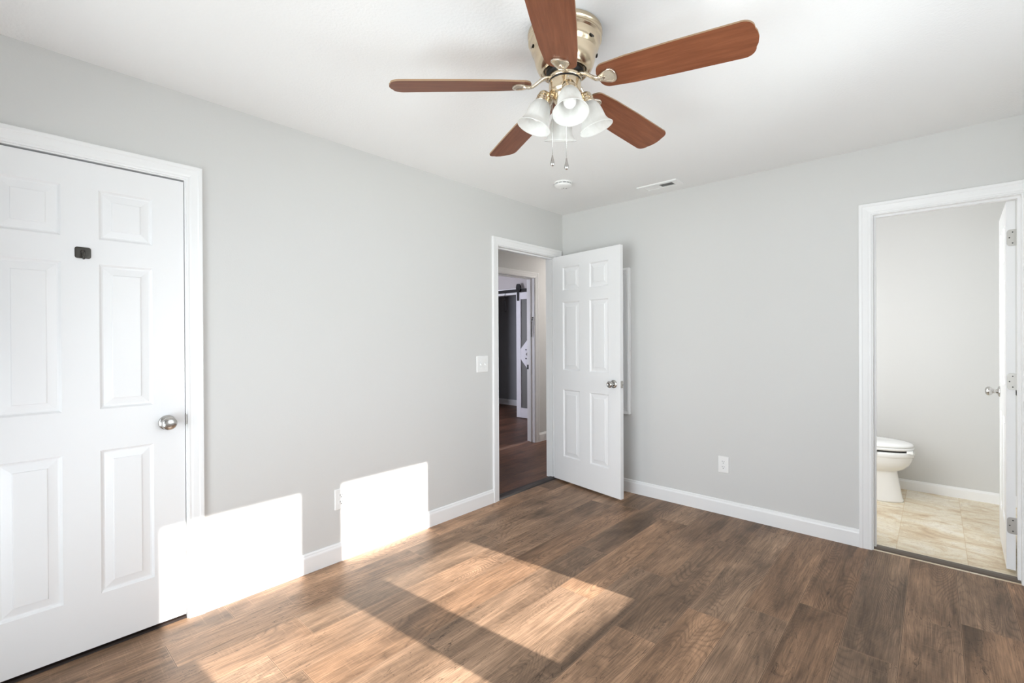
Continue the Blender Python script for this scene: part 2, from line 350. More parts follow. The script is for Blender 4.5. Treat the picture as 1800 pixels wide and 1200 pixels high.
def jamb(parent, to3, a, b, zt, d0, d1, stop, name='jamb', mat=TRIM):
    """Lining of an opening a..b x zt between depths d0..d1 plus its stop strip (s0..s1 deep)."""
    m = MB()
    def bx(a0, a1, z0, z1, e0, e1):
        P = [to3(x, z, d) for d in (e0, e1) for z in (z0, z1) for x in (a0, a1)]
        v = [m.bm.verts.new(p) for p in P]
        for q in ((0, 1, 3, 2), (4, 6, 7, 5), (0, 4, 5, 1), (2, 3, 7, 6), (0, 2, 6, 4), (1, 5, 7, 3)): m._f([v[i] for i in q])
    bx(a-JAMB, a, 0, zt+JAMB, d0, d1); bx(b, b+JAMB, 0, zt+JAMB, d0, d1); bx(a, b, zt, zt+JAMB, d0, d1)
    if stop:
        s0, s1 = stop
        bx(a, a+0.011, 0, zt-0.011, s0, s1); bx(b-0.011, b, 0, zt-0.011, s0, s1); bx(a, b, zt-0.011, zt, s0, s1)
    return m.build(name, mat, parent)
BASE = [(0, 0), (0.013, 0), (0.013, 0.083), (0.0115, 0.089), (0.009, 0.093), (0.008, 0.101), (0.005, 0.106), (0, 0.107)]
def baseboard(name, to3, a, b, label, h=1.0, mat=TRIM):
    m = MB(); m.loft([[to3(t, z*h, d) for d, z in BASE] for t in (a, b)], smooth=False)
    return struct(m.build(name, mat), label, 'baseboard')
onX = lambda x0, s=1: (lambda t, z, d: Vector((x0+s*d, t, z)))      # surface of a wall across x, runs along y
onY = lambda y0, s=1: (lambda t, z, d: Vector((t, y0+s*d, z)))
# door leaf in its own frame: X from hinge edge to free edge, Y thickness 0..t, Z up
ROWS = [(0.238, 0.835), (1.008, 1.613), (1.717, 1.922)]
PROF = [(0.0, 0.0), (0.0025, 0.003), (0.008, 0.009), (0.013, 0.0098), (0.017, 0.0088), (0.0415, 0.0042), (0.0430, 0.0014), (0.0455, 0.0010)]
def door_leaf(name, w, z0, h, t, cols, mat=DOOR, parent=None):
    m = MB(); xs = sorted({0, w, *[c for p in cols for c in p]}); zs = sorted({z0, h, *[r for p in ROWS for r in p]})
    for side in (0, 1):
        Y = lambda d: (d if side == 0 else t-d)
        for x0, x1 in zip(xs, xs[1:]):
            for zl, zh in zip(zs, zs[1:]):
                if (x0, x1) in cols and (zl, zh) in ROWS:
                    prev = None
                    for off, dep in PROF:
                        r = [m.bm.verts.new(p) for p in ((x0+off, Y(dep), zl+off), (x1-off, Y(dep), zl+off), (x1-off, Y(dep), zh-off), (x0+off, Y(dep), zh-off))]
                        if prev:
                            for i in range(4): m._f([prev[i], prev[(i+1) % 4], r[(i+1) % 4], r[i]])
                        prev = r
                    m._f(prev)
                else: m._f([m.bm.verts.new(p) for p in ((x0, Y(0), zl), (x1, Y(0), zl), (x1, Y(0), zh), (x0, Y(0), zh))])
    for x in (0, w):
        for zl, zh in zip(zs, zs[1:]): m._f([m.bm.verts.new(p) for p in ((x, 0, zl), (x, t, zl), (x, t, zh), (x, 0, zh))])
    for z in (z0, h):
        for x0, x1 in zip(xs, xs[1:]): m._f([m.bm.verts.new(p) for p in ((x0, 0, z), (x1, 0, z), (x1, t, z), (x0, t, z))])
    bmesh.ops.remove_doubles(m.bm, verts=m.bm.verts[:], dist=1e-5)
    return m.build(name, mat, parent)
def cols_for(w, stile, panel): return [(round(stile, 4), round(stile+panel, 4)), (round(w-stile-panel, 4), round(w-stile, 4))]
def door_knob(parent, x, y, z, sgn, style='ball'):
    """Knob on a door face at local (x, y, z), pointing to -Y (sgn -1) or +Y."""
    mx = Matrix.Translation((x, y, z)) @ Matrix.Rotation(-sgn*PI/2, 4, 'X')
    m = MB().lathe([(0.0005, 0), (0.033, 0), (0.033, 0.003), (0.031, 0.006), (0.026, 0.009), (0.014, 0.012), (0.0005, 0.012)], 40, mx)
    k = m.build('knob_rose', NICKEL, parent)
    if style == 'tulip': prof = [(0.0005, 0.008), (0.012, 0.010), (0.011, 0.026), (0.016, 0.034), (0.0265, 0.040), (0.0285, 0.050), (0.0275, 0.058), (0.024, 0.063), (0.012, 0.0655), (0.0005, 0.066)]
    else: prof = [(0.0005, 0.008), (0.013, 0.010), (0.012, 0.022), (0.0145, 0.030), (0.0235, 0.037), (0.0275, 0.046), (0.0270, 0.055), (0.021, 0.063), (0.012, 0.066), (0.011, 0.0645), (0.0005, 0.0645)]
    if style == 'plain': prof = [(0.0005, 0.008), (0.013, 0.010), (0.012, 0.022), (0.0150, 0.029), (0.0260, 0.036), (0.0290, 0.043), (0.0290, 0.049), (0.0272, 0.054), (0.020, 0.0575), (0.010, 0.0595), (0.0005, 0.060)]
    m = MB().lathe(prof, 40, mx); m.build('door_knob', NICKEL, parent)
    return k
def hinge_leaf(parent, mx, w=0.040, h=0.089):
    m = MB(); m.mat(HINGE)
    poly = rounded(w+0.02, h, 0.014, 5, 0.01, 0)
    poly = [(min(x, w/2+0.001), y) for x, y in poly]
    m.prism(poly, 0, 0.0022, mx); m.tube([mx @ Vector((w/2+0.004, -h/2, 0.003)), mx @ Vector((w/2+0.004, h/2, 0.003))], 0.0055, 12)
    m.mat(SLOT)
    for px, py in ((0.002, h*0.33), (-0.010, 0), (0.002, -h*0.33)): m.lathe([(0.0003, 0.0020), (0.0032, 0.0028), (0.0003, 0.0029)], 10, mx @ Matrix.Translation((px, py, 0)))
    return m.build('hinge', HINGE, parent)

# ------------------------------------------------------------------ room shell
TH = 0.115
CL = (-3.693, -2.976, 2.036)      # closet opening between jambs (y0, y1, top)
BD = (-0.874, -0.102, 2.031)      # bedroom doorway in the left wall
BA = (2.308, 2.920, 2.031)        # bathroom doorway in the far wall
HX = -1.084                       # face of the hall's other wall
D2 = (0.140, 0.905, 2.031)        # doorway across the hall
EX = 0.6
hole = lambda t: (t[0]-JAMB, t[1]+JAMB, 0, t[2]+JAMB)
struct(MB().box(0, ROOM_W, ROOM_B, 0.0, -0.12, 0).build('floor', FLOOR), 'brown oak plank laminate floor with sun patches in the empty bedroom', 'floor')
struct(MB().box(-0.115, 0, CL[0]-0.3, CL[1]+0.3, -0.12, -0.001).box(-0.80, -0.115, CL[0]-0.3, CL[1]+0.3, -0.12, -0.001).build('floor_closet', FLOOR), 'laminate floor inside the shut closet', 'floor')
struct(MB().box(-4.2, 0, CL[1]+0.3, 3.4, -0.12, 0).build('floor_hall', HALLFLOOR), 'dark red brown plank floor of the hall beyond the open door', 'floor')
struct(MB().box(1.60, ROOM_W+0.1, 0.0, 1.72, -0.12, 0.0).build('floor_bath', TILE), 'cream marbled tile floor of the bathroom', 'floor')
struct(MB().box(-4.3, ROOM_W+TH, ROOM_B-TH, 3.4, CEIL, CEIL+0.12).build('ceiling', CEILM), 'white textured ceiling', 'ceiling')
struct(wall_with_holes('wall_left', WALL, 'x', -TH, 0, ROOM_B-TH, 0.0, [hole(CL), hole(BD)]), 'light grey wall with sun patches between the closet door and the hall door', 'wall')
struct(wall_with_holes('wall_far', WALL, 'y', 0, TH, -TH, ROOM_W+TH, [hole(BA)]), 'light grey wall between the open hall door and the bathroom doorway', 'wall')
whole = [(a-0.045, b+0.045, WIN_Z[0]-0.045, WIN_Z[1]+0.045) for a, b in WIN_Y]
struct(wall_with_holes('wall_right', WALL, 'x', ROOM_W, ROOM_W+TH, ROOM_B-TH, 0.0, whole), 'light grey wall holding the pair of sunlit windows', 'wall')
bx0, bx1, bz0, bz1 = ADDED_WIN
struct(wall_with_holes('wall_back', WALL, 'y', ROOM_B-TH, ROOM_B, 0, ROOM_W, [(bx0-0.045, bx1+0.045, bz0-0.045, bz1+0.045)]), 'light grey wall with one tall window added for light, opposite the bathroom', 'wall')
# closet, bathroom, hall and the room across the hall
struct(MB().box(-0.90, -0.80, CL[0]-0.4, CL[1]+0.4, 0, CEIL).box(-0.80, -TH, CL[0]-0.4, CL[0]-0.3, 0, CEIL).box(-0.80, -TH, CL[1]+0.3, CL[1]+0.4, 0, CEIL).build('wall_closet', WALL), 'plain walls inside the closet', 'wall')
struct(MB().box(1.60, ROOM_W+0.2, 1.60, 1.70, 0, CEIL).box(1.55, 1.65, TH, 1.70, 0, CEIL).box(ROOM_W+0.0, ROOM_W+0.1, TH, 1.70, 0, CEIL).build('wall_bath', BATHWALL), 'pale grey bathroom walls behind the toilet', 'wall')
struct(wall_with_holes('wall_hall', WALL, 'x', HX-0.12, HX, -2.6, 3.2, [hole(D2)]), 'grey hall wall around the doorway across the hall', 'wall')
struct(MB().box(HX, -TH, 2.6, 2.7, 0, CEIL).box(HX, -TH, -2.62, -2.52, 0, CEIL).box(-TH, 0.0, 0.0, 2.7, 0, CEIL).build('wall_hall_end', WALL), 'end walls of the hall', 'wall')
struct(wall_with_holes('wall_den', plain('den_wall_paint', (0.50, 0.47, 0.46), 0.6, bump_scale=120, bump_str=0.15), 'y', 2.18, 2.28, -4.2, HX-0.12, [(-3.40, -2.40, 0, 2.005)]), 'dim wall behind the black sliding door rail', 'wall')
struct(MB().box(-4.3, -4.2, -1.0, 3.3, 0, CEIL).box(-4.2, HX-0.12, -1.1, -1.0, 0, CEIL).build('wall_den_side', WALL), 'far side walls of the room across the hall', 'wall')
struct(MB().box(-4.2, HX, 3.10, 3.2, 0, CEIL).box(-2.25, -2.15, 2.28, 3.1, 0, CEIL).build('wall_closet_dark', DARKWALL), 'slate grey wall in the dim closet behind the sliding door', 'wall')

# ground outside the windows
struct(MB().box(-12, 40, -30, 25, -0.6, -0.45).build('ground_outside', GROUND), 'dull green yard outside the windows', 'ground')

# door trims
trim1 = casing('trim_1', onX(0), CL[0]-0.006, CL[1]+0.006, CL[2]+0.006, 'white moulded casing around the closed closet door')
jamb(trim1, onX(0), CL[0], CL[1], CL[2], -TH, 0, None)
MB().box(-0.03, 0.0012, CL[1]-0.0012, CL[1]+0.0005, 0.898, 0.955).box(0.0, 0.0014, CL[1]-0.0012, CL[1]+0.0055, 0.904, 0.949).build('strike_plate', HINGE, trim1)
trim2 = casing('trim_2', onX(0), BD[0]-0.006, BD[1]+0.006, BD[2]+0.006, 'white moulded casing around the open hall doorway in the corner')
jamb(trim2, onX(0), BD[0], BD[1], BD[2], -TH-0.003, 0, (-0.075, -0.040))
trim3 = casing('trim_3', onY(0, -1), BA[0]-0.006, BA[1]+0.006, BA[2]+0.006, 'white moulded casing around the bathroom doorway')
jamb(trim3, onY(0, -1), BA[0], BA[1], BA[2], -TH-0.003, 0, (-0.075, -0.040))
trim4 = casing('trim_4', onX(HX), D2[0]-0.006, D2[1]+0.006, D2[2]+0.006, 'white moulded casing around the doorway across the hall')
jamb(trim4, onX(HX), D2[0], D2[1], D2[2], -0.123, 0, (-0.088, -0.055))
sp = MB().mat(BLACK); sp.box(HX-0.122, HX-0.090, 0.9015, 0.9052, 0.902, 0.960); sp.build('strike_plate', BLACK, trim4)['label'] = 'black strike plate'
casing('trim_5', onY(TH), BA[0]-0.006, BA[1]+0.006, BA[2]+0.006, 'white casing on the bathroom side of the doorway')
casing('trim_6', onX(-TH, -1), BD[0]-0.006, BD[1]+0.006, BD[2]+0.006, 'white casing on the hall side of the bedroom doorway')
# closet opening in the room across the hall: flat head and side boards
struct(MB().box(-3.50, -2.36, 2.162, 2.18, 2.005, 2.105).box(-3.50, -3.40, 2.162, 2.18, 0, 2.005).box(-2.40, -2.30, 2.162, 2.18, 0, 2.005).build('trim_7', TRIM, bevel=0.002), 'flat white boards framing the dim closet opening', 'door trim')

baseboard('baseboard_left', onX(0), CL[1]+0.069, BD[0]-0.069, 'white baseboard below the sunlit wall between the two doors')
baseboard('baseboard_far', onY(0, -1), 0.0, BA[0]-0.069, 'white baseboard between the hall door and the bathroom doorway')
baseboard('baseboard_corner', onX(0), BD[1]+0.069, -0.013, 'tiny white baseboard piece behind the open door')
baseboard('baseboard_near', onX(0), ROOM_B, CL[0]-0.069, 'white baseboard past the closet door')
baseboard('baseboard_right', onX(ROOM_W, -1), ROOM_B, 0, 'white baseboard under the pair of windows')
baseboard('baseboard_back', onY(ROOM_B), 0, ROOM_W, 'white baseboard on the wall opposite the bathroom')
baseboard('baseboard_bath', onY(1.60, -1), 1.65, ROOM_W, 'white baseboard along the bathroom wall behind the toilet', 0.78)
baseboard('baseboard_bath_side', onX(ROOM_W, -1), TH, 1.60, 'white baseboard behind the bathroom door', 0.78)
baseboard('baseboard_hall', onX(HX), D2[1]+0.069, 2.6, 'white baseboard in the hall beside the far doorway')
baseboard('baseboard_closet', onY(3.10, -1), -4.2, -2.25, 'white baseboard in the dim closet', 1.0)

# thresholds
tag(MB().loft([[(x, y, z) for x, z in ((-0.085, 0.0), (-0.078, 0.008), (-0.060, 0.011), (-0.030, 0.011), (-0.010, 0.008), (0.004, 0.0))] for y in (BD[0], BD[1])], smooth=False).build('threshold_strip', STRIP),
    'dark brown threshold strip under the open hall doorway', 'threshold')
tag(MB().loft([[(x, y, z) for x, z in ((-0.070, 0.0), (-0.064, 0.007), (-0.054, 0.010), (-0.026, 0.010), (-0.014, 0.007), (-0.006, 0.0))] for y in (CL[0], CL[1])], smooth=False).build('threshold_strip', STRIP),
    'dark brown threshold strip in the gap under the shut closet door', 'threshold')
tag(MB().loft([[(x, y, z) for y, z in ((0.020, 0.0), (0.028, 0.007), (0.050, 0.011), (0.075, 0.011), (0.090, 0.007), (0.100, 0.0))] for x in (BA[0], BA[1])], smooth=False).build('threshold_strip', STRIPG),
    'brownish grey metal threshold strip between bedroom planks and bathroom tile', 'threshold')
tag(MB().loft([[(x, y, z) for x, z in ((HX-0.125, 0.0), (HX-0.115, 0.006), (HX-0.09, 0.009), (HX-0.065, 0.006), (HX-0.055, 0.0))] for y in (D2[0]+0.001, D2[1]-0.001)], smooth=False).build('threshold_strip', plain('hall_strip_brown', (0.22, 0.115, 0.075), 0.4)),
    'thin reddish brown seam strip in the doorway across the hall', 'threshold')

# ------------------------------------------------------------------ doors
# closet door: closed, hinge at the near end, face flush with the wall
w = 0.711
d1 = door_leaf('door_1', w, 0.023, 2.0280, 0.035, cols_for(w, 0.118, 0.180))
d1.matrix_world = Matrix(((0, -1, 0, -0.002), (1, 0, 0, CL[0]+0.003), (0, 0, 1, 0), (0, 0, 0, 1)))
struct(d1, 'white six-panel closet door, shut, with a dark hook on it', 'door')
door_knob(d1, w-0.069, 0.0, 0.922, -1, 'plain')

# bedroom door: open about 80 degrees into the room
w = 0.762; ang = math.radians(-10.0)
d2 = door_leaf('door_2', w, 0.020, 2.027, 0.035, cols_for(w, 0.120, 0.203))
dv = Vector((math.cos(ang), math.sin(ang), 0)); nv = Vector((math.sin(ang), -math.cos(ang), 0))
org = Vector((0.006, -0.106, 0)) + nv*0.038 + dv*0.003
d2.matrix_world = Matrix(((dv.x, -nv.x, 0, org.x), (dv.y, -nv.y, 0, org.y), (0, 0, 1, 0), (0, 0, 0, 1)))
struct(d2, 'white six-panel door standing open in the room corner', 'door')
door_knob(d2, w-0.066, 0.0, 0.925, -1); door_knob(d2, w-0.066, 0.035, 0.925, 1)
lp = MB(); lp.mat(HINGE).prism(rounded(0.026, 0.057, 0.006), 0, 0.0022, Matrix(((0, 0, 1, w-0.0004), (1, 0, 0, 0.0175), (0, 1, 0, 0.925), (0, 0, 0, 1))))
lp.mat(NICKEL).box(w, w+0.010, 0.011, 0.024, 0.917, 0.933); lp.build('latch_plate', HINGE, d2)
for z in (0.26, 1.05, 1.83):
    MB().tube([(-0.004, 0.040, z-0.044), (-0.004, 0.040, z+0.044)], 0.0055, 12).build('hinge', HINGE, d2)
# bathroom door: open past square into the bathroom, hinge edge towards the room
w = 0.607; ang = math.radians(90.0-1.6)
d3 = door_leaf('door_3', w, 0.024, 2.027, 0.035, cols_for(w, 0.110, 0.142))
dv = Vector((math.cos(ang), math.sin(ang), 0)); nv = Vector((-math.sin(ang), math.cos(ang), 0))   # nv: local +Y (towards -x)
org = Vector((2.9095, 0.1320, 0))
d3.matrix_world = Matrix(((dv.x, nv.x, 0, org.x), (dv.y, nv.y, 0, org.y), (0, 0, 1, 0), (0, 0, 0, 1)))
struct(d3, 'white bathroom door swung open, seen almost edge on with its hinges', 'door')
door_knob(d3, w-0.066, 0.035, 0.945, 1); door_knob(d3, w-0.066, 0.0, 0.945, -1)
for z in (0.264, 1.047, 1.828):    # leaves let into the edge, knuckle beside the jamb
    mx = Matrix(((0, 0, -1, 0.0004), (-1, 0, 0, 0.0125), (0, 1, 0, z), (0, 0, 0, 1)))
    hinge_leaf(d3, mx)

# ------------------------------------------------------------------ windows
def sash_window(name, to3, a, b, z0, z1, label, rail=1.400):
    """Double-hung window filling the clear opening a..b, z0..z1; depth d is measured outward from the inner wall face."""
    root = empty(name, to3((a+b)/2, z0, 0)); struct(root, label, 'window')
    inv = Matrix.Translation(-Vector(to3((a+b)/2, z0, 0)))
    def bx(m, a0, a1, zl, zh, e0, e1):
        p = [inv @ Vector(to3(x, z, d)) for x, z, d in ((a0, zl, e0), (a1, zh, e1))]
        m.box(*[f(p[0][i], p[1][i]) for i in range(3) for f in (min, max)])
    m = MB()
    for a0, a1, zl, zh in ((a-0.045, a, z0-0.045, z1+0.045), (b, b+0.045, z0-0.045, z1+0.045), (a, b, z0-0.045, z0), (a, b, z1, z1+0.045)): bx(m, a0, a1, zl, zh, 0.015, TH)
    m.build('window_frame', TRIM, root, bevel=0.002)
    m = MB(); bx(m, a, b, rail-0.002, rail+0.070, 0.045, 0.075); m.build('sash_shade_rail', TRIM, root, bevel=0.002)
    m = MB(); bx(m, a, b, rail+0.074, rail+0.160, 0.070, 0.098); m.build('sash_shade_rail', TRIM, root, bevel=0.002)  # rails built extra tall to shade the floor strip along the left wall
    m = MB(); bx(m, a, b, z0, rail, 0.058, 0.062); m.build('pane', GLASS, root)
    m = MB(); bx(m, a, b, rail+0.155, z1, 0.078, 0.082); m.build('pane', GLASS, root)
    m = MB(); bx(m, a-0.09, b+0.09, z0-0.065, z0-0.045, -0.05, 0.03); m.build('window_sill', TRIM, root, bevel=0.004)
    return root
sash_window('window_1', onX(ROOM_W), *WIN_Y[0], *WIN_Z, 'white double-hung window nearer the bathroom wall, letting the sun in')
sash_window('window_2', onX(ROOM_W), *WIN_Y[1], *WIN_Z, 'white double-hung window further from the bathroom wall, letting the sun in')
sash_window('added_window', onY(ROOM_B, -1), bx0, bx1, bz0, bz1, 'tall white window added opposite the bathroom to light the room', 1.43)

# ------------------------------------------------------------------ ceiling fan
FX, FY = 1.556, -2.129
fan = empty('ceiling_fan', (FX, FY, CEIL))
tag(fan, 'brass ceiling fan with five cherry blades and four frosted glass shades', 'ceiling fan')
def rel(z): return z-CEIL
m = MB(); prof = [(0.001, 0.0), (0.136, 0.0), (0.139, -0.006), (0.139, -0.016), (0.136, -0.020), (0.1345, -0.026), (0.137, -0.031), (0.137, -0.036), (0.131, -0.041), (0.129, -0.050),
        (0.127, -0.062), (0.1225, -0.074), (0.1175, -0.080), (0.1160, -0.084), (0.1145, -0.094), (0.111, -0.112), (0.106, -0.128), (0.099, -0.141), (0.091, -0.149), (0.085, -0.1515), (0.082, -0.149), (0.074, -0.143), (0.001, -0.143)]
m.mat(BRASS).lathe(prof, 72)
m.mat(SLOT)
for k in range(6):    # vent holes on the shoulder of the housing
    a = 2*PI*k/6 + 5.15
    m.lathe([(0.0003, 0.0), (0.0085, 0.001), (0.0085, 0.0015), (0.0003, 0.0018)], 14, Matrix.Rotation(a, 4, 'Z') @ Matrix.Translation((0.1262, 0, -0.066)) @ Matrix.Rotation(math.radians(75), 4, 'Y') @ Matrix.Scale(1.3, 4, (0, 1, 0)))
mh = m.build('motor_housing', BRASS, fan); es = mh.modifiers.new('Edges', 'EDGE_SPLIT'); es.split_angle = math.radians(24)
MB().lathe([(0.001, -0.140), (0.070, -0.140), (0.070, -0.161), (0.001, -0.161)], 48).build('gap_ring', BLACK, fan)
MB().lathe([(0.001, -0.160), (0.060, -0.160), (0.0625, -0.164), (0.0625, -0.178), (0.060, -0.181), (0.001, -0.181)], 48).build('flywheel', BRASS, fan)
MB().lathe([(0.001, -0.180), (0.0605, -0.180), (0.0605, -0.186), (0.001, -0.186)], 48).build('gap_ring', BLACK, fan)
m = MB().mat(BRASS); m.lathe([(0.001, -0.185), (0.0595, -0.185), (0.0605, -0.188), (0.0600, -0.222), (0.0575, -0.228), (0.050, -0.236), (0.046, -0.238), (0.044, -0.252), (0.036, -0.262), (0.016, -0.268), (0.010, -0.278), (0.001, -0.280)], 56)
m.mat(HINGE)
for k in range(6):
    a = 2*PI*k/6+0.3; m.ball((0.0603*math.cos(a), 0.0603*math.sin(a), -0.194), 0.0028, 8, 6)
m.build('switch_housing', BRASS, fan)
# blades
BZ, PITCHB, RTIP, DROOP = 2.246, math.radians(-13.4), 0.648, 0.053
AZ = [math.radians(d) for d in (-0.9, 1.2, 0.0, 0.0, 1.0)]
def blade_outline():
    pts = []; r0, r1, w0, w1 = 0.126, RTIP, 0.056, 0.073
    def side(s):
        out = [(r0+0.004, s*0.020)]
        for k in range(7): a = PI/2*k/6; out.append((r0+0.006+0.034*(1-math.cos(a)), s*(0.020+(w0-0.020)*math.sin(a))))
        out += [(r0+0.12, s*(w0+0.008)), (r0+0.27, s*(w0+0.014)), (r1-0.045, s*w1)]
        for k in range(1, 8): a = PI/2*k/7; out.append((r1-0.045+0.036*math.sin(a), s*(w1-0.036+0.036*math.cos(a))))
        out += [(r1-0.003, s*0.022)]
        return out
    a = side(1); b = side(-1); return b + [(r1, 0)] + a[::-1]
outline = blade_outline()
# blade iron outline (shield) and its arm
def iron_mesh():
    m = MB()
    sh = [(0.152, 0.008), (0.165, 0.016), (0.182, 0.026), (0.200, 0.033), (0.212, 0.031), (0.220, 0.022), (0.2235, 0.010)]
    sh = [(x, -y) for x, y in sh] + [(0.2245, 0)] + sh[::-1]
    inner = [(0.188+(x-0.188)*0.80, y*0.78) for x, y in sh]
    sh = [(x-0.025, y) for x, y in sh]; inner = [(x-0.025, y) for x, y in inner]; cx = 0.163
    m.loft([[(x, y, -0.0030) for x, y in sh], [(x, y, -0.0090) for x, y in sh], [(cx+(x-cx)*0.92, y*0.9, -0.0105) for x, y in sh], [(x, y, -0.0085) for x, y in inner], [(cx+(x-cx)*0.93, y*0.9, -0.0068) for x, y in inner]], smooth=False)
    m.loft([[(0.125, -0.006, -0.004), (0.125, 0.006, -0.004), (0.125, 0.005, -0.012), (0.125, -0.005, -0.012)], [(0.151, -0.009, -0.004), (0.151, 0.009, -0.004), (0.151, 0.008, -0.0125), (0.151, -0.008, -0.0125)], [(0.159, -0.004, -0.004), (0.159, 0.004, -0.004), (0.159, 0.003, -0.009), (0.159, -0.003, -0.009)]], smooth=False)
    return m
first = None
tilt = Matrix.Rotation(PITCHB, 4, 'X')
for k in range(5):
    a = 0.2045 + k*math.radians(72) + AZ[k]
    mb = Matrix.Translation((0, 0, rel(BZ))) @ Matrix.Rotation(a, 4, 'Z') @ Matrix.Rotation(DROOP, 4, 'Y') @ tilt
    if first is None:
        b = MB(); b.mat(BLADE); b.prism(outline, -0.003, 0.003)
        b.mats.append(EDGE)
        for f in b.bm.faces:
            f.normal_update()
            if abs(f.normal.z) < 0.5: f.material_index = 1
        bl = b.build('blade', None, fan)
        ir = iron_mesh().build('blade_iron', BRASSD, bl, bevel=0.001)
        # arm from the flywheel down to the shield, drawn in the untilted frame of blade 0
        arm = MB(); itilt = tilt.inverted()
        path = [(0.058, 0, 0.026), (0.072, 0, 0.025), (0.086, 0, 0.020), (0.099, 0, 0.011), (0.110, 0, 0.003), (0.120, 0, -0.004), (0.129, 0, -0.007), (0.140, 0, -0.008)]
        hw = [0.015, 0.014, 0.0125, 0.011, 0.0105, 0.0105, 0.010, 0.009]; rings = []
        for i, p in enumerate(path):
            p = Vector(p); q = Vector(path[min(i+1, 7)])-Vector(path[max(i-1, 0)]); q.normalize(); n = Vector((-q.z, 0, q.x))
            f = i/7.0
            T = Matrix.Identity(4) if f > 0.85 else itilt @ Matrix.Rotation(PITCHB*f, 4, 'X')
            rings.append([T @ (p+Vector((0, s*hw[i], 0))+n*t) for s, t in ((-1, -0.003), (-0.6, -0.0055), (0.6, -0.0055), (1, -0.003), (1, 0.004), (-1, 0.004))])
        arm.loft(rings, smooth=True); ar = arm.build('blade_arm', BRASSD, bl)
        first = (bl, ir, ar)
    else:
        bl = first[0].copy(); C.objects.link(bl); bl.parent = fan
        for src in first[1:]:
            c = src.copy(); C.objects.link(c); c.parent = bl
    bl.matrix_local = mb
# lamps
ARM0 = YAW + math.radians(3)
for k in range(4):
    a = ARM0 + k*PI/2
    R = Matrix.Rotation(a, 4, 'Z')
    root = Vector((0.045, 0, -0.235)); neck = Vector((0.076, 0, -0.232)); tiltv = math.radians(19)
    ax = Vector((math.sin(tiltv), 0, -math.cos(tiltv)))
    # local frame of the lamp: -Z runs down the lamp's axis from the neck
    F = R @ Matrix.Translation(neck) @ Matrix.Rotation(-tiltv, 4, 'Y')
    m = MB(); Fi = F.inverted()
    m.tube([Fi @ (R @ Vector(p)) for p in ((0.036, 0, -0.240), (0.052, 0, -0.237), (0.066, 0, -0.231), (0.076, 0, -0.228))], 0.0095, 12)
    m.lathe([(0.001, 0.010), (0.014, 0.009), (0.021, 0.003), (0.0235, -0.004), (0.0235, -0.010), (0.026, -0.012), (0.026, -0.019), (0.024, -0.023), (0.0275, -0.026), (0.0275, -0.031), (0.022, -0.034), (0.001, -0.034)], 36)
    so = m.build('lamp_socket', BRASS, fan); so.matrix_local = F
    pr = [(0.0235, -0.024), (0.0265, -0.030), (0.033, -0.040), (0.0395, -0.054), (0.0435, -0.070), (0.0455, -0.088), (0.0475, -0.102), (0.0525, -0.114), (0.0600, -0.1235), (0.0640, -0.128)]
    inn = [(r-0.0032, z+0.0005) for r, z in pr[::-1]]
    m = MB().lathe(pr+[(0.0648, -0.1300), (0.0630, -0.1305)]+inn, 48, cap=False); m.build('lamp_shade', SHADE, so)
    m = MB().lathe([(0.001, -0.030), (0.012, -0.031), (0.013, -0.046), (0.017, -0.056), (0.022, -0.067), (0.0235, -0.078), (0.0215, -0.090), (0.015, -0.098), (0.006, -0.1015), (0.001, -0.102)], 28); m.build('bulb', BULB, so)
# pull chains
for dx, dy, zb in ((-0.044, 0.0, 1.981), (-0.002, -0.052, 1.947)):
    px, py = rt.x*dx - rt.y*dy, rt.y*dx + rt.x*dy          # along / across the line between the lamps
    m = MB(); zt = rel(2.205); zl = rel(zb)
    m.tube([(px*0.9, py*0.9, zt), (px*1.08, py*1.08, zt-0.004), (px*1.1, py*1.1, zt-0.02), (px*1.1, py*1.1, zl)], 0.0011, 6)
    z = zt-0.03
    while z > zl: m.ball((px*1.1, py*1.1, z), 0.0016, 6, 4); z -= 0.0065
    ch = m.build('pull_chain', NICKEL, fan)
    m = MB().lathe([(0.0004, 0.004), (0.0025, 0.002), (0.0030, -0.004), (0.0052, -0.014), (0.0078, -0.024), (0.0082, -0.030), (0.0066, -0.036), (0.0030, -0.0385), (0.0004, -0.039)], 20, Matrix.Translation((px*1.1, py*1.1, zl)))
    m.build('chain_pendant', NICKEL, ch)

# ------------------------------------------------------------------ smoke detector, vent
sd = empty('smoke_detector', (0.553, -0.752, CEIL)); tag(sd, 'round white smoke detector on the ceiling beyond the fan', 'smoke detector')
MB().lathe([(0.001, 0), (0.066, 0), (0.067, -0.003), (0.066, -0.010), (0.001, -0.010)], 56).build('base_plate', PLASTIC, sd)
m = MB(); m.lathe([(0.001, -0.010), (0.058, -0.010), (0.058, -0.0155), (0.064, -0.0170), (0.0645, -0.022), (0.061, -0.029), (0.048, -0.035), (0.028, -0.0375), (0.001, -0.038)], 56)
m.build('cover', PLASTIC, sd)
m = MB()
for k in range(12):
    a0 = 2*PI*k/12; 
    m.loft([[(r*math.cos(t), r*math.sin(t), z) for r, z in ((0.0575, -0.0112), (0.0600, -0.0112), (0.0600, -0.0152), (0.0575, -0.0152))] for t in [a0+0.08+0.36*i/5 for i in range(6)]], smooth=False)
sl = m.build('sensor_slots', SLOT, sd)
fx, fy = -fw.x, -fw.y
def dot(m, r, ang, z, w_, h_):
    c = Vector((r*math.cos(ang), r*math.sin(ang), z)); m.box(c.x-w_/2, c.x+w_/2, c.y-h_/2, c.y+h_/2, c.z-0.0012, c.z+0.004)
m = MB(); base_a = math.atan2(fw.y, fw.x)
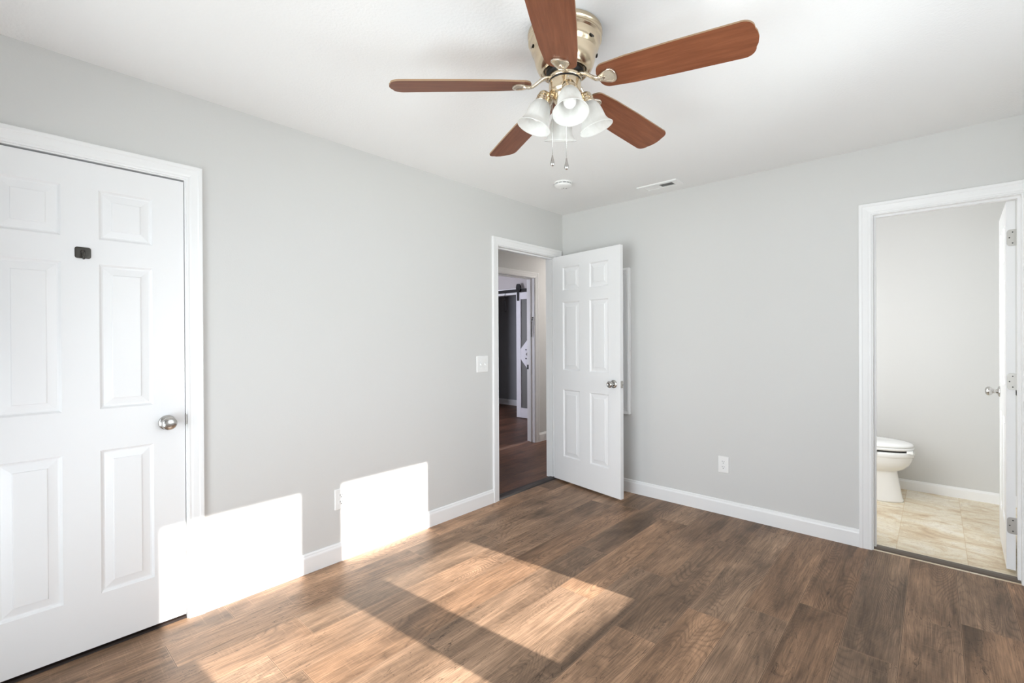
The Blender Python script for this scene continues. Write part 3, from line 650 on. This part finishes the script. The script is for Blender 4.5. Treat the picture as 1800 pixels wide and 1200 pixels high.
dot(m, 0.030, base_a-1.0, -0.0375, 0.012, 0.004); dot(m, 0.010, base_a-0.5, -0.0385, 0.003, 0.010); dot(m, 0.026, base_a+0.2, -0.0378, 0.004, 0.004)
m.build('grille', SLOT, sd)
m = MB().lathe([(0.001, -0.0360), (0.011, -0.0365), (0.011, -0.0395), (0.009, -0.0402), (0.001, -0.0404)], 24, Matrix.Translation((0.022*math.cos(base_a+0.9), 0.022*math.sin(base_a+0.9), 0.001))); m.build('test_button', PLASTIC, sd)

VX0, VX1, VY0, VY1 = 0.895, 1.203, -0.272, -0.134
vent = empty('ceiling_vent', ((VX0+VX1)/2, (VY0+VY1)/2, CEIL)); tag(vent, 'white rectangular air vent with louvres on the ceiling near the far wall', 'air vent')
hx, hy = (VX1-VX0)/2, (VY1-VY0)/2
m = MB()
def frame_ring(m, x0, x1, y0, y1, inx, iny, z0, z1):
    o = [(x0, y0), (x1, y0), (x1, y1), (x0, y1)]; i = [(x0+inx, y0+iny), (x1-inx, y0+iny), (x1-inx, y1-iny), (x0+inx, y1-iny)]
    rings = [[(x, y, z1) for x, y in o], [(x, y, z0+0.002) for x, y in o], [(x*0.985, y*0.97, z0) for x, y in o], [(x, y, z0) for x, y in i], [(x, y, z1) for x, y in i]]
    m.loft(rings, False, False, False)
frame_ring(m, -hx, hx, -hy, hy, 0.045, 0.030, -0.009, 0.0)
m.box(-0.006, 0.006, -hy+0.030, hy-0.030, -0.006, -0.001)
m.build('vent_frame', PLASTIC, vent)
MB().box(-hx+0.046, hx-0.046, -hy+0.031, hy-0.031, -0.0012, -0.0002).build('dark_backing', BACKING, vent)  # flat dark sheet, paints the shade seen between the louvres
m = MB()
for sgn in (-1, 1):
    n = 11
    for k in range(n):
        x = sgn*(0.012 + (hx-0.045-0.016)*k/(n-1))
        mx = Matrix.Translation((x, 0, -0.0052)) @ Matrix.Rotation(math.radians(38 if sgn > 0 else -22), 4, 'Y')
        m.box(-0.0030 if sgn > 0 else -0.0054, 0.0030 if sgn > 0 else 0.0054, -hy+0.030, hy-0.030, -0.0005, 0.0005, mx)
m.build('louvre_slats', PLASTIC, vent)

# ------------------------------------------------------------------ outlets, switch
def outlet(loc, rotz, label):
    o = empty('wall_outlet', loc, (0, 0, rotz)); tag(o, label, 'outlet', 'wall outlets')
    face = Matrix.Rotation(PI/2, 4, 'X')          # plate plane: local x across, z up, out is -y
    m = MB(); m.loft([[(x, -d, z) for x, z in rounded(0.074-2*i, 0.120-2*i, 0.004)] for d, i in ((0, 0), (0.003, 0), (0.0055, 0.0022), (0.006, 0.006))], smooth=False)
    m.build('cover_plate', PLASTIC, o)
    for z in (0.0195, -0.0195):
        m = MB(); m.mat(PLASTIC).prism([(x, min(max(y, -0.0135), 0.0135)) for x, y in [(0.0165*math.cos(2*PI*i/28), 0.0165*math.sin(2*PI*i/28)) for i in range(28)]], 0.005, 0.0078, Matrix.Translation((0, 0, z)) @ face)
        m.mat(SLOT).box(-0.0075, -0.0050, -0.0083, -0.006, z+0.0005, z+0.0085).box(0.0050, 0.0075, -0.0083, -0.006, z+0.0012, z+0.0080)
        m.lathe([(0.0003, 0.006), (0.0028, 0.006), (0.0028, 0.0083), (0.0003, 0.0083)], 12, Matrix.Translation((0, 0, z-0.007)) @ face)
        m.build('receptacle', PLASTIC, o)
    MB().lathe([(0.0003, 0.005), (0.0032, 0.006), (0.0020, 0.0073), (0.0003, 0.0075)], 12, face).build('screw', PLASTIC, o)
    return o
outlet((0, -2.216, 0.361), PI/2, 'white duplex outlet at the edge of the sunlit patch on the wall')
outlet((1.438, 0, 0.364), 0, 'white duplex outlet on the shaded wall near the bathroom doorway')
sw = empty('light_switch', (0, -1.054, 1.097), (0, 0, PI/2)); tag(sw, 'white double toggle light switch beside the hall doorway', 'light switch')
MB().loft([[(x, -d, z) for x, z in rounded(0.122-2*i, 0.124-2*i, 0.004)] for d, i in ((0, 0), (0.003, 0), (0.0055, 0.0022), (0.006, 0.006))], smooth=False).build('cover_plate', PLASTIC, sw)
for x in (-0.023, 0.023):
    m = MB(); m.loft([[(x-0.005, -0.005, -0.012), (x+0.005, -0.005, -0.012), (x+0.005, -0.005, 0.012), (x-0.005, -0.005, 0.012)], [(x-0.0045, -0.008, -0.011), (x+0.0045, -0.008, -0.011), (x+0.0045, -0.008, 0.011), (x-0.0045, -0.008, 0.011)]], smooth=False)
    m.loft([[(x-0.004, -0.007, -0.004), (x+0.004, -0.007, -0.004), (x+0.004, -0.007, 0.006), (x-0.004, -0.007, 0.006)], [(x-0.003, -0.017, -0.011), (x+0.003, -0.017, -0.011), (x+0.003, -0.0185, -0.004), (x-0.003, -0.0185, -0.004)]], smooth=False)
    m.build('toggle', PLASTIC, sw)
    for z in (0.030, -0.030): MB().lathe([(0.0003, 0.005), (0.003, 0.006), (0.0003, 0.0074)], 10, Matrix.Translation((x, 0, z)) @ Matrix.Rotation(PI/2, 4, 'X')).build('screw', PLASTIC, sw)

# ------------------------------------------------------------------ shallow wall cabinet behind the open door
cb = empty('wall_cabinet', (0.515, 0.0, 0.655)); tag(cb, 'shallow white cabinet on the wall, mostly hidden behind the open door', 'wall cabinet')
cw, chh = 0.185, 1.222
MB().box(-cw, cw, -0.022, 0, 0, chh).build('cabinet_body', TRIM, cb, bevel=0.002)
m = MB(); rings = []
pf = [(0.0, 0.0), (0.0, 0.014), (0.006, 0.018), (0.020, 0.018), (0.026, 0.013), (0.040, 0.011), (0.046, 0.004)]
for off, dep in pf: rings.append([(-cw+off, -0.022-dep, off), (cw-off, -0.022-dep, off), (cw-off, -0.022-dep, chh-off), (-cw+off, -0.022-dep, chh-off)])
m.loft(rings, True, True, False); m.build('cabinet_door', TRIM, cb)

# ------------------------------------------------------------------ adhesive hook on the closet door
hk = empty('door_hook', (-0.002, -3.3265, 1.6545), (0, 0, PI/2)); tag(hk, 'small dark bronze hook on a square plate stuck to the closet door', 'hook')
m = MB(); m.loft([[(x, -d, z) for x, z in rounded(0.050-2*i, 0.046-2*i, 0.0085, 6)] for d, i in ((0, 0), (0.0022, 0), (0.0034, 0.0015), (0.0040, 0.006))], smooth=False); m.build('mounting_plate', BRONZE, hk)
m = MB(); m.lathe([(0.0004, 0.0035), (0.0085, 0.0038), (0.0080, 0.006), (0.0055, 0.008), (0.0004, 0.0082)], 20, Matrix.Translation((0, 0, 0.004)) @ Matrix.Rotation(PI/2, 4, 'X'))
m.tube([(0, -0.007, 0.004), (0, -0.015, 0.003), (0, -0.020, -0.003), (0, -0.021, -0.013), (0, -0.023, -0.022), (0, -0.027, -0.026), (0, -0.031, -0.024), (0, -0.033, -0.019)], [0.0042, 0.0042, 0.0042, 0.0042, 0.0042, 0.0042, 0.0040, 0.0034], 12); m.ball((0, -0.033, -0.018), 0.0046, 12, 8)
m.build('peg', BRONZE, hk)

# ------------------------------------------------------------------ toilet
TY = 1.20
to = empty('toilet', (2.05, TY, 0)); tag(to, 'white porcelain toilet with closed lid on the cream tile', 'toilet')
def egg(xb, xf, hw, z, n=40, front=0.58, sq=2.2):
    """Plan outline: rounded back at xb, long rounded nose at xf."""
    xc = xb+(xf-xb)*(1-front); out = []
    for i in range(n):
        a = 2*PI*i/n; c, s = math.cos(a), math.sin(a)
        rx = (xf-xc) if c > 0 else (xc-xb); e = 2.0/(sq if c > 0 else 3.0)
        out.append((xc+rx*math.copysign(abs(c)**e, c)-2.05, hw*math.copysign(abs(s)**e, s), z))
    return out
m = MB(); m.loft([egg(1.86, 2.405, 0.118, 0.0, sq=2.8), egg(1.86, 2.404, 0.118, 0.012, sq=2.8), egg(1.865, 2.396, 0.112, 0.03, sq=2.8), egg(1.87, 2.385, 0.108, 0.10, sq=2.7), egg(1.87, 2.374, 0.108, 0.17, sq=2.5), egg(1.86, 2.366, 0.112, 0.228, sq=2.4),
   egg(1.84, 2.368, 0.120, 0.236), egg(1.82, 2.388, 0.134, 0.244), egg(1.80, 2.414, 0.150, 0.262), egg(1.79, 2.440, 0.167, 0.292), egg(1.79, 2.455, 0.177, 0.325), egg(1.79, 2.461, 0.181, 0.352), egg(1.79, 2.463, 0.182, 0.356), egg(1.79, 2.470, 0.187, 0.362), egg(1.79, 2.472, 0.188, 0.385), egg(1.79, 2.466, 0.184, 0.396), egg(1.80, 2.44, 0.160, 0.397)])
m.build('bowl', PORC, to)
for s in (-1, 1): MB().box(2.215-2.05, 2.250-2.05, s*0.168-0.014, s*0.168+0.012, 0.380, 0.4135).build('seat_bumper', PORC, to, bevel=0.002)
MB().box(2.425-2.05, 2.462-2.05, -0.10, 0.10, 0.395, 0.4135).build('seat_bumper', PORC, to)
m = MB(); m.loft([egg(1.92, 2.440, 0.165, 0.396), egg(1.92, 2.440, 0.165, 0.414)]); m.build('seat_gap_shade', SLOT, to)  # dark solid filling the gap, paints the shade under the seat
m = MB(); m.loft([egg(1.90, 2.460, 0.178, 0.412), egg(1.90, 2.468, 0.183, 0.415), egg(1.90, 2.469, 0.184, 0.428), egg(1.90, 2.464, 0.180, 0.433)]); m.build('seat', PORC, to)
m = MB(); m.loft([egg(1.90, 2.462, 0.178, 0.4345), egg(1.90, 2.467, 0.182, 0.438), egg(1.90, 2.465, 0.181, 0.450), egg(1.90, 2.452, 0.170, 0.460), egg(1.91, 2.42, 0.145, 0.467), egg(1.93, 2.34, 0.09, 0.471)]); m.build('lid', PORC, to)
m = MB(); m.loft([[(x+1.765-2.05, y, z) for x, y in rounded(w_, d_, 0.03)] for w_, d_, z in ((0.17, 0.40, 0.397), (0.19, 0.44, 0.43), (0.20, 0.46, 0.74))], smooth=False); m.build('tank', PORC, to, bevel=0.004)
m = MB(); m.loft([[(x+1.765-2.05, y, z) for x, y in rounded(w_, d_, 0.03)] for w_, d_, z in ((0.215, 0.48, 0.741), (0.22, 0.485, 0.75), (0.215, 0.48, 0.775), (0.19, 0.45, 0.782))], smooth=False); m.build('tank_lid', PORC, to)
m = MB(); m.tube([(-0.195, -0.17, 0.69), (-0.170, -0.17, 0.69), (-0.165, -0.15, 0.688), (-0.165, -0.10, 0.684)], 0.007, 10); m.build('flush_lever', NICKEL, to)

# ------------------------------------------------------------------ barn door and rail across the hall
BY = 2.13
rl = MB(); rl.box(-4.0, -1.45, BY+0.003, BY+0.011, 2.036, 2.086)
for x in (-3.9, -3.2, -2.6, -2.0, -1.5): rl.tube([(x, BY+0.010, 2.061), (x, 2.18, 2.061)], 0.010, 12)
tag(rl.build('door_rail', BLACK), 'black flat steel rail for the sliding door, seen through two doorways', 'rail')
bd = empty('barn_door', (-2.455, BY, 0)); tag(bd, 'white sliding barn door with crossed braces hanging from the black rail', 'barn door')
bw, bt, bb = 1.02, 2.025, 0.012
MB().box(0.002, bw-0.002, 0.000, 0.020, bb+0.002, bt-0.002).build('panel', BARNP, bd)
st = 0.092
for nm, a in (('stile', (0, st, bb, bt)), ('stile', (bw-st, bw, bb, bt)), ('rail_board', (st, bw-st, bt-0.11, bt)), ('rail_board', (st, bw-st, bb, bb+0.155))):
    MB().box(a[0], a[1], -0.018, 0.0, a[2], a[3]).build(nm, BARNW, bd, bevel=0.0015)
# brace: board that fans out from the middle of the stile towards the corners
x0, x1, za, zb = st, bw-st, bb+0.155, bt-0.11
zc, hb = 1.034, 0.083
for sgn, ztop in ((1, zb), (-1, za)):
    xt = x0+(abs(ztop-zc)-hb)/1.06
    m = MB(); m.prism([(x0, zc), (x0, zc+sgn*hb), (xt, ztop), (min(x1, xt+0.15), ztop), (min(x1, xt+0.15), ztop-sgn*0.02), (x0+0.105, zc)], 0.0, 0.0165, Matrix.Rotation(PI/2, 4, 'X')); m.build('brace', BARNW, bd)
for x in (0.045, bw-0.09):
    m = MB(); m.box(x-0.022, x+0.022, -0.026, -0.018, 1.894, 2.09); m.prism([(x-0.040, 2.05), (x-0.044, 2.10), (x-0.036, 2.150), (x-0.024, 2.166), (x+0.024, 2.166), (x+0.036, 2.150), (x+0.044, 2.10), (x+0.040, 2.05)], 0.006, 0.026, Matrix.Rotation(PI/2, 4, 'X'))
    m.lathe([(0.001, -0.020), (0.035, -0.020), (0.035, 0.004), (0.001, 0.004)], 28, Matrix.Translation((x, -0.006, 2.1225)) @ Matrix.Rotation(PI/2, 4, 'X'))
    m.build('hanger', BLACK, bd)
m = MB()
for z in (1.105, 0.965): m.lathe([(0.0005, 0.016), (0.010, 0.018), (0.010, 0.026), (0.0005, 0.028)], 12, Matrix.Translation((0.205, 0, z)) @ Matrix.Rotation(PI/2, 4, 'X'))
m.build('handle_bolts', BLACK, bd)

# strap of bells on the jamb across the hall, lanyard in the closet opening
m = MB(); jx, jy = HX-0.034, D2[1]-0.012
pts = [(HX+0.004-0.03, jy+0.011, 1.545), (HX-0.020, jy, 1.545), (HX-0.024, jy-0.004, 1.525), (HX-0.030, jy, 1.49), (HX-0.036, jy, 1.40), (HX-0.040, jy, 1.31)]
m.tube(pts, 0.003, 8)
for i in range(15):
    t = i/14.0; m.ball((HX-0.031-0.009*t, jy, 1.485-0.175*t), 0.0062, 8, 6)
m.ball((HX-0.024, jy-0.002, 1.520), 0.009, 10, 6); m.ball((HX-0.020, jy, 1.543), 0.009, 10, 6)
tag(m.build('bell_strap', BRONZE), 'dark beaded strap of little bells hanging on the white jamb across the hall', 'door bells')
m = MB(); lx, ly = -2.735, 2.150
m.tube([(lx, ly+0.012, 2.03), (lx, ly-0.004, 2.03), (lx, ly-0.006, 2.0), (lx-0.004, ly, 1.96)], 0.004, 8); m.tube([(lx-0.004, ly, 1.96), (lx-0.012, ly, 1.90), (lx-0.014, ly, 1.73)], 0.0035, 8); m.tube([(lx-0.004, ly, 1.96), (lx+0.010, ly, 1.88), (lx+0.014, ly, 1.74)], 0.0035, 8); m.ball((lx+0.014, ly, 1.735), 0.010, 10, 6); m.ball((lx-0.004, ly, 1.92), 0.011, 10, 6)
tag(m.build('lanyard', BLACK), 'black lanyard hanging from the white board over the dim closet', 'lanyard')
